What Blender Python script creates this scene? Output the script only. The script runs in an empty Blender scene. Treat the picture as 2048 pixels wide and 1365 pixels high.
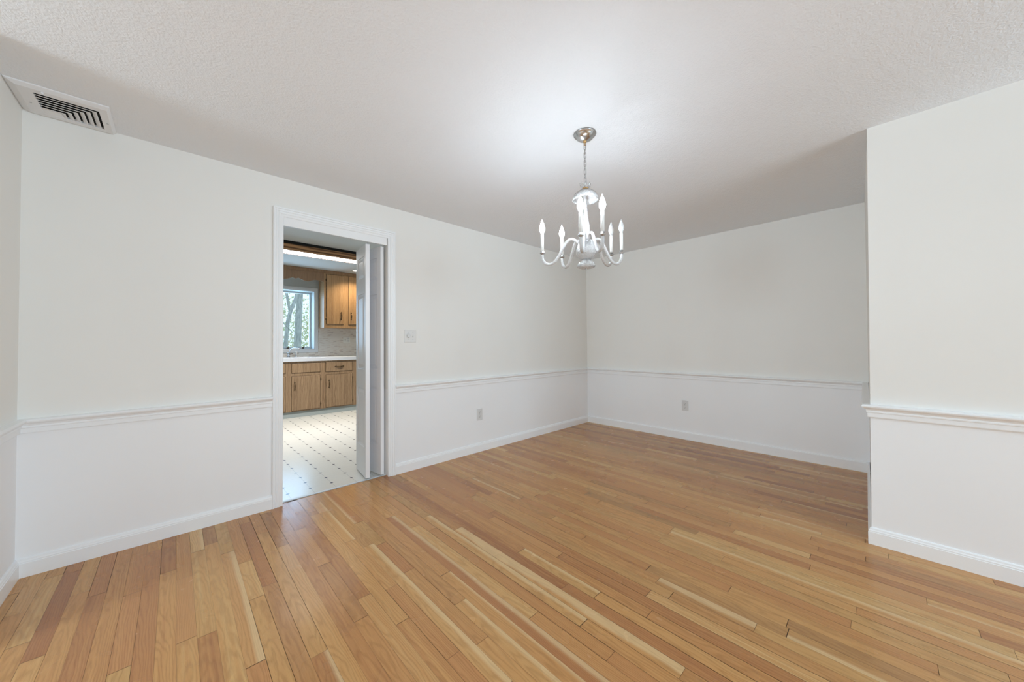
import bpy, bmesh, math, random
from math import sin, cos, pi, sqrt, radians
from mathutils import Vector, Matrix

# ------------------------------------------------------------------ camera, world, light, exposure
S = bpy.context.scene
COL = S.collection
YAW, FPX, CYPX, PITCH, ROLL, HC = 0.808604, 705.818, 675.965, -0.017228, -0.0078256, 1.163452

ex = Vector((sin(YAW), -cos(YAW), 0)); ez = Vector((cos(YAW), sin(YAW), 0)); ey = Vector((0, 0, -1))
ey2 = ey * cos(PITCH) - ez * sin(PITCH); ez2 = ey * sin(PITCH) + ez * cos(PITCH)
rt = ex * cos(ROLL) - ey2 * sin(ROLL); dn = ex * sin(ROLL) + ey2 * cos(ROLL)
cam_d = bpy.data.cameras.new('camera'); cam = bpy.data.objects.new('camera', cam_d); COL.objects.link(cam)
M = Matrix.Identity(4)
for i in range(3):
    M[i][0] = rt[i]; M[i][1] = -dn[i]; M[i][2] = -ez2[i]
M[2][3] = HC
cam.matrix_world = M
cam_d.sensor_fit = 'HORIZONTAL'; cam_d.sensor_width = 36.0; cam_d.lens = FPX / 2048 * 36
cam_d.shift_y = (CYPX - 682.5) / 2048
cam_d.clip_start = 0.02; cam_d.clip_end = 200
S.camera = cam

S.view_settings.view_transform = 'Standard'; S.view_settings.look = 'None'
S.view_settings.gamma = 1.0; S.view_settings.use_curve_mapping = False
S.view_settings.exposure = 0.0
S.cycles.max_bounces = 14; S.cycles.diffuse_bounces = 9; S.cycles.glossy_bounces = 5
S.cycles.transmission_bounces = 10; S.cycles.transparent_max_bounces = 12
S.cycles.caustics_reflective = False; S.cycles.caustics_refractive = False
S.cycles.sample_clamp_indirect = 0.75
S.cycles.use_denoising = True; S.cycles.denoising_prefilter = 'ACCURATE'

W = bpy.data.worlds.new('daylight'); S.world = W; W.use_nodes = True
W.cycles.sampling_method = 'NONE'
bg = W.node_tree.nodes['Background']
bg.inputs[0].default_value = (0.66, 0.83, 1.0, 1); bg.inputs[1].default_value = 1.5


def area(name, loc, direction, sx, sy, power, color, spread=180):
    d = bpy.data.lights.new(name, 'AREA'); d.shape = 'RECTANGLE'; d.size = sx; d.size_y = sy
    d.energy = power; d.color = color; d.spread = radians(spread)
    o = bpy.data.objects.new(name, d); COL.objects.link(o); o.location = loc
    o.rotation_euler = Vector(direction).to_track_quat('-Z', 'Y').to_euler()
    return o


# daylight: unseen rear window, and a made-up side window lighting the end wall
area('daylight_rear_window', (1.65, -3.93, 1.45), (0, 1, 0.0), 2.2, 1.35, 120, (0.665, 0.86, 1.0))
area('side_fill_light', (-4.53, 1.66, 1.45), (1, 0, 0.0), 1.22, 1.35, 132, (0.665, 0.86, 1.0))
# daylight entering by the kitchen window
area('daylight_kitchen_window', (1.35, 7.50, 1.62), (0, -1, 0), 0.93, 0.98, 16, (0.42, 0.68, 1.0))

# ------------------------------------------------------------------ materials
MATS = {}


class G:
    """tiny node helper"""
    def __init__(s, m):
        s.t = m.node_tree; s.n = s.t.nodes; s.l = s.t.links

    def new(s, ty, **kw):
        n = s.n.new(ty)
        for k, v in kw.items(): setattr(n, k, v)
        return n

    def put(s, sock, v):
        if hasattr(v, 'is_output'): s.l.new(v, sock)
        else: sock.default_value = v

    def math(s, op, a, b=None, c=None):
        n = s.new('ShaderNodeMath', operation=op)
        s.put(n.inputs[0], a)
        if b is not None: s.put(n.inputs[1], b)
        if c is not None: s.put(n.inputs[2], c)
        return n.outputs[0]

    def mix(s, f, a, b, bt='MIX'):
        n = s.new('ShaderNodeMix', data_type='RGBA', blend_type=bt)
        s.put(n.inputs[0], f); s.put(n.inputs[6], a); s.put(n.inputs[7], b)
        return n.outputs[2]

    def xyz(s, v):
        n = s.new('ShaderNodeSeparateXYZ'); s.l.new(v, n.inputs[0]); return n.outputs

    def vec(s, x, y, z):
        n = s.new('ShaderNodeCombineXYZ')
        for i, q in enumerate((x, y, z)): s.put(n.inputs[i], q)
        return n.outputs[0]

    def noise(s, v, scale, detail=2.0, rough=0.5):
        n = s.new('ShaderNodeTexNoise'); s.l.new(v, n.inputs['Vector'])
        n.inputs['Scale'].default_value = scale; n.inputs['Detail'].default_value = detail
        n.inputs['Roughness'].default_value = rough
        return n.outputs['Fac']

    def coord(s, which='Object'):
        return s.new('ShaderNodeTexCoord').outputs[which]

    def ramp(s, f, stops):
        n = s.new('ShaderNodeValToRGB'); s.put(n.inputs[0], f); e = n.color_ramp.elements
        while len(e) < len(stops): e.new(0.5)
        for q, (p, c) in zip(e, stops): q.position = p; q.color = (*c, 1)
        return n.outputs[0]

    def rng(s, v, a, b, c, d):
        n = s.new('ShaderNodeMapRange'); s.put(n.inputs[0], v)
        for i, q in enumerate((a, b, c, d)): n.inputs[i + 1].default_value = q
        return n.outputs[0]

    def bump(s, h, strength, dist):
        n = s.new('ShaderNodeBump'); n.inputs['Strength'].default_value = strength
        n.inputs['Distance'].default_value = dist; s.l.new(h, n.inputs['Height'])
        return n.outputs[0]


def c4(c): return (*c, 1)


def pmat(name, color=(0.8, 0.8, 0.8), rough=0.5, metal=0.0, spec=0.5, **kw):
    m = bpy.data.materials.new(name); m.use_nodes = True; g = G(m)
    b = g.n['Principled BSDF']
    b.inputs['Base Color'].default_value = c4(color); b.inputs['Roughness'].default_value = rough
    b.inputs['Metallic'].default_value = metal; b.inputs['Specular IOR Level'].default_value = spec
    for k, v in kw.items(): b.inputs[k].default_value = v
    MATS[name] = m
    return m, g, b


def paint(name, color, rough=0.5, scale=60, strength=0.05, dist=0.002, var=0.015, spec=0.4):
    m, g, b = pmat(name, color, rough, spec=spec)
    v = g.coord('Object')
    f = g.noise(v, 3.0, 3)
    g.l.new(g.mix(f, c4([q * (1 - var) for q in color]), c4([min(1, q * (1 + var)) for q in color])), b.inputs['Base Color'])
    g.l.new(g.bump(g.noise(v, scale, 3), strength, dist), b.inputs['Normal'])
    return m


paint('wall_upper_paint', (0.865, 0.855, 0.825), 0.6, 180, 0.06, 0.001)
paint('wall_lower_paint', (0.915, 0.925, 0.94), 0.45, 180, 0.04, 0.001)
paint('trim_paint', (0.91, 0.925, 0.94), 0.32, 90, 0.02, 0.001)
paint('door_paint', (0.87, 0.87, 0.885), 0.3, 90, 0.02, 0.001)
paint('kitchen_wall_paint', (0.62, 0.66, 0.66), 0.6, 120, 0.05, 0.001)
paint('kitchen_ceiling_paint', (0.90, 0.905, 0.88), 0.7, 120, 0.1, 0.002)
paint('vent_paint', (0.84, 0.85, 0.87), 0.4, 90, 0.02, 0.001)
paint('white_plastic', (0.80, 0.795, 0.78), 0.3, 200, 0.01, 0.0005)
paint('grey_plastic', (0.72, 0.72, 0.715), 0.35, 200, 0.01, 0.0005)
paint('ivory_plastic', (0.94, 0.93, 0.88), 0.3, 200, 0.01, 0.0005)
paint('slot_dark', (0.05, 0.05, 0.05), 0.6, 200, 0.01, 0.0005)
paint('shade_black', (0.008, 0.008, 0.008), 0.8, 200, 0.01, 0.0005)  # near-black painted in where the duct and the fixture gap lie in shade
paint('toe_kick_vinyl', (0.50, 0.55, 0.54), 0.5, 90, 0.02, 0.001)
paint('countertop_laminate', (0.80, 0.82, 0.86), 0.25, 220, 0.01, 0.0005)
paint('window_paint', (0.80, 0.82, 0.84), 0.35, 90, 0.02, 0.001)
paint('threshold_strip', (0.62, 0.66, 0.70), 0.35, 40, 0.1, 0.002, 0.1)
paint('candle_white', (0.84, 0.84, 0.82), 0.35, 200, 0.01, 0.0005)

# stippled ceiling
m, g, b = pmat('ceiling_paint', (0.86, 0.86, 0.87), 0.75, spec=0.25)
v = g.coord('Object')
n1 = g.noise(v, 95, 3, 0.6); n2 = g.noise(v, 28, 2)
h = g.math('ADD', g.math('MULTIPLY', n1, 1.0), g.math('MULTIPLY', n2, 0.7))
g.l.new(g.bump(h, 0.6, 0.005), b.inputs['Normal'])
g.l.new(g.mix(g.noise(v, 2.5, 3), (0.87, 0.905, 0.95, 1), (0.885, 0.92, 0.965, 1)), b.inputs['Base Color'])

# metals
for nm, c, r in (('nickel', (0.60, 0.61, 0.62), 0.24), ('brass', (0.62, 0.40, 0.18), 0.28), ('bronze', (0.13, 0.085, 0.05), 0.38),
                 ('chrome', (0.80, 0.81, 0.83), 0.10), ('silver_dish', (0.52, 0.53, 0.54), 0.35)):
    m, g, b = pmat(nm, c, r, 1.0)
    f = g.noise(g.coord(), 40, 2)
    g.l.new(g.rng(f, 0, 1, r * 0.7, r * 1.4), b.inputs['Roughness'])

# glass; the chandelier's white share stands in for bulb light inside
m, g, b = pmat('cut_glass', (0.97, 0.975, 0.98), 0.10, **{'Transmission Weight': 0.62, 'IOR': 1.45})
vo = g.new('ShaderNodeTexVoronoi'); vo.inputs['Scale'].default_value = 95; g.l.new(g.coord(), vo.inputs['Vector'])
g.l.new(g.bump(vo.outputs['Distance'], 0.6, 0.006), b.inputs['Normal'])
m, g, b = pmat('clear_glass', (0.97, 0.975, 0.98), 0.08, **{'Transmission Weight': 0.58, 'IOR': 1.45})
g.l.new(g.bump(g.noise(g.coord(), 60, 2), 0.15, 0.002), b.inputs['Normal'])
m, g, b = pmat('frosted_bulb', (0.86, 0.87, 0.87), 0.25, **{'Transmission Weight': 0.35, 'IOR': 1.45})
g.l.new(g.rng(g.noise(g.coord(), 30, 2), 0, 1, 0.2, 0.35), b.inputs['Roughness'])
m = bpy.data.materials.new('window_glass'); m.use_nodes = True; g = G(m); MATS['window_glass'] = m
g.n.remove(g.n['Principled BSDF'])
tr = g.new('ShaderNodeBsdfTransparent'); gl = g.new('ShaderNodeBsdfGlossy'); gl.inputs['Roughness'].default_value = 0.03
tr.inputs[0].default_value = (0.97, 0.99, 0.99, 1)
lw = g.new('ShaderNodeLayerWeight'); lw.inputs[0].default_value = 0.08
mx = g.new('ShaderNodeMixShader'); g.l.new(lw.outputs['Fresnel'], mx.inputs[0]); g.l.new(tr.outputs[0], mx.inputs[1]); g.l.new(gl.outputs[0], mx.inputs[2])
g.l.new(mx.outputs[0], g.n['Material Output'].inputs[0])


def emit(name, color, strength, var=0.0):
    m = bpy.data.materials.new(name); m.use_nodes = True; g = G(m); MATS[name] = m
    b = g.n['Principled BSDF']; b.inputs['Base Color'].default_value = c4(color)
    b.inputs['Emission Color'].default_value = c4(color); b.inputs['Emission Strength'].default_value = strength
    f = g.noise(g.coord(), 25, 2)
    g.l.new(g.rng(f, 0, 1, strength * (1 - var), strength * (1 + var)), b.inputs['Emission Strength'])
    return m


m, g, b = pmat('thin_crystal', (0.97, 0.98, 1.0), 0.05, **{'Transmission Weight': 0.9, 'IOR': 1.4})
g.l.new(g.bump(g.noise(g.coord(), 60, 2), 0.15, 0.002), b.inputs['Normal'])
emit('bulb_lit', (0.82, 0.92, 1.0), 172, 0.02)
emit('diffuser_lit', (1.0, 0.975, 0.94), 5, 0.12)
emit('downlight_lit', (1.0, 0.80, 0.52), 8, 0.02)


# wood for cabinets: grain along one object axis
def wood(name, light, mid, dark, axis='Z', rough=0.38, sx=1.0, rw=0.22):
    m, g, b = pmat(name, mid, rough)
    x, y, z = g.xyz(g.coord('Object'))
    if axis == 'Z': a, al = g.math('ADD', x, g.math('MULTIPLY', y, 0.7)), z
    else: a, al = g.math('ADD', z, g.math('MULTIPLY', y, 0.7)), x
    w = g.noise(g.vec(g.math('MULTIPLY', a, 7), g.math('MULTIPLY', al, 1.3), 0.0), 1.0, 2)
    aa = g.math('ADD', a, g.math('MULTIPLY', w, 0.10))
    ring = g.math('SINE', g.math('MULTIPLY', aa, 420 * sx))
    ring = g.rng(ring, -1, 1, 0, 1)
    pores = g.noise(g.vec(g.math('MULTIPLY', a, 520), g.math('MULTIPLY', al, 16), 0.3), 1.0, 3, 0.65)
    broad = g.noise(g.vec(g.math('MULTIPLY', a, 30), g.math('MULTIPLY', al, 1.2), 0.7), 1.0, 3)
    f = g.math('ADD', g.math('MULTIPLY', ring, rw), g.math('ADD', g.math('MULTIPLY', pores, 0.77 - rw), g.math('MULTIPLY', broad, 0.45)))
    g.l.new(g.ramp(f, ((0.34, light), (0.58, mid), (0.82, dark))), b.inputs['Base Color'])
    g.l.new(g.bump(pores, 0.15, 0.0006), b.inputs['Normal'])
    return m


wood('oak_cabinet', (0.455, 0.31, 0.185), (0.345, 0.225, 0.128), (0.165, 0.095, 0.05))
wood('oak_upper', (0.50, 0.325, 0.17), (0.41, 0.25, 0.125), (0.27, 0.15, 0.07))
wood('oak_shade_line', (0.17, 0.10, 0.05), (0.13, 0.075, 0.035), (0.09, 0.05, 0.025))  # dark oak painting the shadow line around fronts and in grooves
wood('oak_valance', (0.37, 0.225, 0.13), (0.29, 0.17, 0.095), (0.18, 0.10, 0.05))
wood('cedar_board', (0.50, 0.28, 0.13), (0.36, 0.185, 0.08), (0.12, 0.05, 0.02), 'X', 0.5, 0.3, 0.5)

# linoleum with small navy diamonds
m, g, b = pmat('lino', (0.78, 0.78, 0.74), 0.22)
x, y, z = g.xyz(g.coord('Object'))
fx = g.math('ABSOLUTE', g.math('SUBTRACT', g.math('FRACT', g.math('DIVIDE', g.math('ADD', x, -0.645 + 1.6 + 0.08), 0.16)), 0.5))
fy = g.math('ABSOLUTE', g.math('SUBTRACT', g.math('FRACT', g.math('DIVIDE', g.math('ADD', y, -3.235 + 1.6 + 0.08), 0.16)), 0.5))
dia = g.math('LESS_THAN', g.math('ADD', fx, fy), 0.095)
lin = g.math('MULTIPLY', g.math('LESS_THAN', fx, 0.013), 0.45)
lin2 = g.math('MULTIPLY', g.math('LESS_THAN', fy, 0.010), 0.10)
base = g.mix(g.noise(g.vec(x, y, z), 45, 3), (0.68, 0.675, 0.635, 1), (0.74, 0.735, 0.695, 1))
cc = g.mix(g.math('MAXIMUM', lin, lin2), base, (0.32, 0.33, 0.36, 1))
g.l.new(g.mix(dia, cc, (0.055, 0.065, 0.11, 1)), b.inputs['Base Color'])
g.l.new(g.bump(g.noise(g.vec(x, y, z), 70, 3), 0.12, 0.002), b.inputs['Normal'])

# mosaic strip backsplash
m, g, b = pmat('mosaic', (0.7, 0.68, 0.64), 0.3)
x, y, z = g.xyz(g.coord('Object'))
br = g.new('ShaderNodeTexBrick'); br.offset = 0.37; br.offset_frequency = 2; br.squash = 1.0
g.l.new(g.vec(x, z, 0.0), br.inputs['Vector'])
br.inputs['Scale'].default_value = 1.0; br.inputs['Brick Width'].default_value = 0.052; br.inputs['Row Height'].default_value = 0.0175
br.inputs['Mortar Size'].default_value = 0.0011; br.inputs['Color1'].default_value = (0, 0, 0, 1); br.inputs['Color2'].default_value = (1, 1, 1, 1)
br.inputs['Mortar'].default_value = (0.5, 0.5, 0.5, 1); br.inputs['Bias'].default_value = 0.0
tc = g.ramp(br.outputs['Color'], ((0.0, (0.87, 0.83, 0.77)), (0.5, (0.84, 0.80, 0.74)), (0.78, (0.80, 0.75, 0.69)), (0.92, (0.70, 0.62, 0.55)), (1.0, (0.55, 0.50, 0.47))))
g.l.new(g.mix(br.outputs['Fac'], tc, (0.87, 0.83, 0.77, 1)), b.inputs['Base Color'])

# oak strip floor: plank tone, sapwood and ring pattern from per-plank attributes
m, g, b = pmat('oak_strip', (0.45, 0.26, 0.13), 0.26, spec=0.40)
uv = g.new('ShaderNodeUVMap', uv_map='plank'); U_, V_, _ = g.xyz(uv.outputs[0])
ta = g.new('ShaderNodeAttribute', attribute_name='tone'); TR, TG, TB = g.xyz(ta.outputs['Vector'])
sa = g.new('ShaderNodeAttribute', attribute_name='sap'); SW, SS, SG = g.xyz(sa.outputs['Vector'])
seed = g.math('MULTIPLY', TB, 37.0)
slow = g.noise(g.vec(g.math('MULTIPLY', U_, 14), g.math('MULTIPLY', V_, 2.2), seed), 1.0, 2)
wob = g.noise(g.vec(g.math('MULTIPLY', U_, 55), g.math('MULTIPLY', V_, 9), seed), 1.0, 2)
xx = g.math('ADD', U_, g.math('MULTIPLY', g.math('SUBTRACT', TG, 0.5), 0.09))
yy = g.math('ADD', g.math('ADD', g.math('MULTIPLY', SG, 0.07), g.math('MULTIPLY', slow, 0.034)), g.math('ADD', g.math('MULTIPLY', wob, 0.006), g.math('MULTIPLY', V_, 0.012)))
d = g.math('SQRT', g.math('ADD', g.math('MULTIPLY', xx, xx), g.math('MULTIPLY', yy, yy)))
ring = g.rng(g.math('SINE', g.math('MULTIPLY', d, 1350.0)), -1, 1, 0, 1)
ring = g.math('POWER', ring, 2.2)
pores = g.noise(g.vec(g.math('MULTIPLY', U_, 700), g.math('MULTIPLY', V_, 22), seed), 1.0, 3, 0.65)
streak = g.noise(g.vec(g.math('MULTIPLY', U_, 70), g.math('MULTIPLY', V_, 1.2), seed), 1.0, 3)
tone = g.math('ADD', TR, g.math('MULTIPLY', g.math('SUBTRACT', streak, 0.5), 0.6))
basec = g.ramp(tone, ((0.0, (0.31, 0.125, 0.046)), (0.35, (0.455, 0.212, 0.076)), (0.6, (0.54, 0.278, 0.098)), (0.8, (0.565, 0.318, 0.120)), (1.0, (0.66, 0.42, 0.18))))
redd = g.mix(g.math('MULTIPLY', g.rng(TG, 0.6, 1.0, 0.0, 0.5), 1.0), basec, (0.46, 0.20, 0.078, 1))
oliv = g.mix(g.math('MULTIPLY', g.rng(TG, 0.0, 0.3, 0.4, 0.0), 1.0), redd, (0.445, 0.285, 0.11, 1))
dk = g.math('ADD', g.math('MULTIPLY', ring, 0.34), g.math('MULTIPLY', g.rng(pores, 0.45, 0.75, 0, 1), 0.30))
grained = g.mix(dk, oliv, g.mix(1.0, oliv, (0.56, 0.50, 0.46, 1), 'MULTIPLY'))
# sapwood band on one side of the plank with a wandering edge
side = g.math('ABSOLUTE', g.math('SUBTRACT', SS, g.math('DIVIDE', U_, 0.06)))
edge = g.math('ADD', SW, g.math('MULTIPLY', g.math('SUBTRACT', g.noise(g.vec(0.0, g.math('MULTIPLY', V_, 1.6), seed), 1.0, 2), 0.5), g.math('MULTIPLY', SW, 1.6)))
sapf = g.rng(g.math('SUBTRACT', edge, side), -0.13, 0.10, 0, 1)
col = g.mix(g.math('MULTIPLY', g.math('MULTIPLY', sapf, g.math('GREATER_THAN', SW, 0.0)), 0.62), grained, g.mix(g.math('MULTIPLY', dk, 0.6), (0.70, 0.50, 0.27, 1), (0.52, 0.35, 0.17, 1)))
g.l.new(col, b.inputs['Base Color'])
g.l.new(g.rng(g.noise(g.vec(U_, V_, seed), 6, 2), 0.3, 0.7, 0.20, 0.29), b.inputs['Roughness'])
g.l.new(g.bump(g.math('ADD', pores, g.math('MULTIPLY', g.noise(g.vec(g.math('MULTIPLY', U_, 12), g.math('MULTIPLY', V_, 3), seed), 1.0, 1), 2.0)), 0.05, 0.0008), b.inputs['Normal'])

# outdoors
m, g, b = pmat('bark', (0.22, 0.23, 0.21), 0.9)
x, y, z = g.xyz(g.coord('Object'))
f = g.noise(g.vec(g.math('MULTIPLY', x, 22), g.math('MULTIPLY', y, 22), g.math('MULTIPLY', z, 5)), 1.0, 4)
g.l.new(g.ramp(f, ((0.3, (0.30, 0.32, 0.31)), (0.7, (0.52, 0.54, 0.52)))), b.inputs['Base Color'])  # bark tones lightened to imitate the haze outdoors
g.l.new(g.bump(f, 0.5, 0.02), b.inputs['Normal'])
m = bpy.data.materials.new('leaf'); m.use_nodes = True; g = G(m); MATS['leaf'] = m
g.n.remove(g.n['Principled BSDF'])
df = g.new('ShaderNodeBsdfDiffuse'); tl = g.new('ShaderNodeBsdfTranslucent')
lc = g.ramp(g.noise(g.coord(), 1.7, 3), ((0.35, (0.45, 0.55, 0.30)), (0.5, (0.62, 0.68, 0.45)), (0.65, (0.78, 0.70, 0.58))))
g.l.new(lc, df.inputs[0]); g.l.new(lc, tl.inputs[0])
mx = g.new('ShaderNodeMixShader'); mx.inputs[0].default_value = 0.55; g.l.new(df.outputs[0], mx.inputs[1]); g.l.new(tl.outputs[0], mx.inputs[2])
g.l.new(mx.outputs[0], g.n['Material Output'].inputs[0])
paint('yard_ground', (0.36, 0.38, 0.22), 0.9, 8, 0.4, 0.05, 0.3)
paint('floor_gap', (0.10, 0.055, 0.03), 0.8, 60, 0.05, 0.001)


# ------------------------------------------------------------------ mesh helpers
class MB:
    def __init__(s):
        s.bm = bmesh.new(); s.mats = []; s.cur = 0

    def mat(s, name):
        if name not in s.mats: s.mats.append(name)
        s.cur = s.mats.index(name); return s

    def _mark(s, faces, smooth=False):
        for f in faces: f.material_index = s.cur; f.smooth = smooth

    def box(s, x0, x1, y0, y1, z0, z1, bevel=0.0, seg=2, M=None):
        vs = [s.bm.verts.new((x, y, z)) for x in (x0, x1) for y in (y0, y1) for z in (z0, z1)]
        idx = ((0, 1, 3, 2), (4, 6, 7, 5), (0, 4, 5, 1), (2, 3, 7, 6), (0, 2, 6, 4), (1, 5, 7, 3))
        fs = [s.bm.faces.new([vs[i] for i in q]) for q in idx]; s._mark(fs)
        if M is not None:
            for v in vs: v.co = M @ v.co
        if bevel:
            es = list({e for f in fs for e in f.edges})
            r = bmesh.ops.bevel(s.bm, geom=es, offset=bevel, segments=seg, profile=0.5, affect='EDGES')
            s._mark(r['faces'])
        return s

    def loft(s, rings, closed=True, caps=True, smooth=True):
        vr = [[s.bm.verts.new(p) for p in r] for r in rings]
        n = len(rings[0]); fs = []
        for a, b_ in zip(vr, vr[1:]):
            for i in range(n if closed else n - 1):
                j = (i + 1) % n
                fs.append(s.bm.faces.new((a[i], a[j], b_[j], b_[i])))
        s._mark(fs, smooth)
        if caps and closed:
            c = [s.bm.faces.new(list(reversed(vr[0]))), s.bm.faces.new(vr[-1])]; s._mark(c)
        return s

    def lathe(s, prof, c=(0, 0, 0), seg=24, scallop=0.0, lobes=12, axis='Z'):
        rings = []
        for r, z in prof:
            ring = []
            for i in range(seg):
                a = 2 * pi * i / seg; rr = max(r, 1e-5) * (1 + scallop * cos(lobes * a))
                p = (rr * cos(a), rr * sin(a), z)
                if axis == 'Y': p = (rr * cos(a), -z, rr * sin(a))
                elif axis == 'X': p = (-z, rr * cos(a), rr * sin(a))
                ring.append((c[0] + p[0], c[1] + p[1], c[2] + p[2]))
            rings.append(ring)
        return s.loft(rings)

    def tube(s, pts, r, seg=10, caps=True):
        pts = [Vector(p) for p in pts]; rings = []; n = len(pts)
        rs = r if isinstance(r, (list, tuple)) else [r] * n
        t0 = (pts[1] - pts[0]).normalized()
        up = Vector((0, 0, 1)) if abs(t0.z) < 0.9 else Vector((1, 0, 0))
        nrm = (up - t0 * up.dot(t0)).normalized()
        for i, p in enumerate(pts):
            t = (pts[min(i + 1, n - 1)] - pts[max(i - 1, 0)]).normalized()
            nrm = (nrm - t * nrm.dot(t)).normalized(); bn = t.cross(nrm)
            rings.append([p + (nrm * cos(2 * pi * k / seg) + bn * sin(2 * pi * k / seg)) * rs[i] for k in range(seg)])
        return s.loft(rings, caps=caps)

    def ring(s, pts, r, seg=6):
        """closed tube through pts"""
        pts = [Vector(p) for p in pts]; n = len(pts); rows = []
        c = sum(pts, Vector()) / n
        pl = (pts[0] - c).cross(pts[n // 4] - c).normalized()
        for i, p in enumerate(pts):
            t = (pts[(i + 1) % n] - pts[i - 1]).normalized(); q = t.cross(pl)
            rows.append([s.bm.verts.new(p + (pl * cos(2 * pi * k / seg) + q * sin(2 * pi * k / seg)) * r) for k in range(seg)])
        fs = []
        for i in range(n):
            a, b_ = rows[i], rows[(i + 1) % n]
            for k in range(seg):
                fs.append(s.bm.faces.new((a[k], a[(k + 1) % seg], b_[(k + 1) % seg], b_[k])))
        s._mark(fs, True); return s

    def prism(s, poly, vec, smooth=False):
        """poly (3D points) extruded by vec"""
        v = Vector(vec)
        return s.loft([[Vector(p) for p in poly], [Vector(p) + v for p in poly]], smooth=smooth)

    def sweep(s, prof, p0, p1, n, m0=0.0, m1=0.0):
        """trim run: prof = [(out, z)], from p0 to p1 in plan, n = normal into the room, m = mitre (+ outer, - inner)"""
        p0 = Vector((*p0, 0)); p1 = Vector((*p1, 0)); n = Vector((*n, 0)).normalized(); e = (p1 - p0).normalized()
        a = [p0 + n * t + Vector((0, 0, z)) - e * (m0 * t) for t, z in prof]
        b_ = [p1 + n * t + Vector((0, 0, z)) + e * (m1 * t) for t, z in prof]
        return s.loft([a, b_], smooth=False)

    def build(s, name, parent=None, mat=None, off=None):
        bmesh.ops.recalc_face_normals(s.bm, faces=s.bm.faces)
        if off is None:
            off = ROOT.get(parent.name, Vector()) if parent is not None else Vector()
        if off.length: bmesh.ops.translate(s.bm, verts=s.bm.verts, vec=-off)
        me = bpy.data.meshes.new(name); s.bm.to_mesh(me); s.bm.free()
        for q in (s.mats or [mat]): me.materials.append(MATS[q])
        o = bpy.data.objects.new(name, me); COL.objects.link(o)
        if parent is not None:
            o.parent = parent; ROOT[o.name] = off
        return o


ROOT = {}


def tag(o, label=None, cat=None, kind=None, group=None):
    for k, v in (('label', label), ('category', cat), ('kind', kind), ('group', group)):
        if v: o[k] = v
    return o


def thing(name, loc, label, cat, group=None, kind=None):
    o = bpy.data.objects.new(name, None); COL.objects.link(o); o.location = loc; o.empty_display_size = 0.05
    ROOT[o.name] = Vector(loc)
    return tag(o, label, cat, kind, group)


def struct(mb, name, label, cat, mat=None):
    o = mb.build(name, None, mat); return tag(o, label, cat, 'structure')


# ------------------------------------------------------------------ dimensions (x along the door wall, y towards the kitchen)
H, KH = 2.40, 2.51
A, B, C, D = 3.032, 4.438, 2.906, -0.577
RY = -4.0                       # rear wall of the open room behind the viewer
LX = -4.6                       # far left end, of the made-up side passage
KW = 7.17                       # kitchen window wall
OX0, OX1 = 0.572, 1.372         # kitchen doorway
SPLIT = 0.765


def wall(name, label, boxes, upper='wall_upper_paint', lower='wall_lower_paint'):
    mb = MB()
    for (x0, x1, y0, y1, z0, z1) in boxes:
        if z0 < SPLIT < z1 and lower:
            mb.mat(lower).box(x0, x1, y0, y1, z0, SPLIT); mb.mat(upper).box(x0, x1, y0, y1, SPLIT, z1)
        else:
            mb.mat(lower if (z1 <= SPLIT and lower) else upper).box(x0, x1, y0, y1, z0, z1)
    return struct(mb, name, label, 'wall')


AT = A + 0.12
wall('wall_left', 'long off-white wall with white wainscot and the kitchen doorway',
     [(D - 0.12, OX0, A, AT, 0, H + 0.25), (OX1, B + 0.12, A, AT, 0, H + 0.25), (OX0, OX1, A, AT, 2.14, H + 0.25)])
wall('wall_back', 'off-white end wall behind the chandelier with one outlet', [(B, B + 0.12, -0.1, A, 0, H + 0.1)])
wall('wall_side', 'narrow strip of off-white wall at the left edge', [(LX, D, 2.36, A, 0, H + 0.1)])
def window_wall(hor, pos, thick, a0, a1, w0, w1):
    bs = []
    for u0, u1, z0, z1 in ((a0, w0, 0, H + 0.1), (w1, a1, 0, H + 0.1), (w0, w1, 0, 0.75), (w0, w1, 2.14, H + 0.1)):
        bs.append((u0, u1, pos - thick, pos, z0, z1) if hor == 'x' else (pos - thick, pos, u0, u1, z0, z1))
    return bs
wall('wall_rear', 'off-white wall with a wide window behind the viewer', window_wall('x', RY, 0.12, -1.7, C + 0.1, 0.5, 2.8))
wall('added_passage_wall', 'off-white end wall and window of the side passage added for light', window_wall('y', LX, 0.12, 0.9, 2.5, 1.03, 2.29))  # made-up passage and window that throw light on the end wall
wall('light_block_side', 'added off-white wall block behind the viewer on the left, shaping the passage light', [(LX, -1.6, RY - 0.12, 1.0, 0, H + 0.1)])  # unseen block added to keep passage light off the right wall
wall('wall_right_beyond', 'off-white wall with an added window behind the viewer on the right', window_wall('y', C + 0.12, 0.12, RY, -0.8, -3.15, -0.95))  # the window here is added for its daylight
# protruding wall block on the right, very slightly out of plumb
mb = MB()


def blk(z0, z1):
    def ye(z): return 0.060 - 0.022 * z / H
    def yf(z): return 0.092 - 0.005 * z / H
    lo = [(C, -0.8, z0), (B + 0.12, -0.8, z0), (B + 0.12, yf(z0), z0), (C, ye(z0), z0)]
    hi = [(C, -0.8, z1), (B + 0.12, -0.8, z1), (B + 0.12, yf(z1), z1), (C, ye(z1), z1)]
    mb.loft([lo, hi], smooth=False)


mb.mat('wall_lower_paint'); blk(0, SPLIT); mb.mat('wall_upper_paint'); blk(SPLIT, H + 0.05)
struct(mb, 'wall_right', 'protruding off-white wall block at the right edge', 'wall')

mb = MB(); mb.box(LX - 0.12, B + 0.12, RY - 0.12, A, H, H + 0.08)
struct(mb, 'ceiling', 'white stippled dining room ceiling', 'ceiling', 'ceiling_paint')

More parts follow.
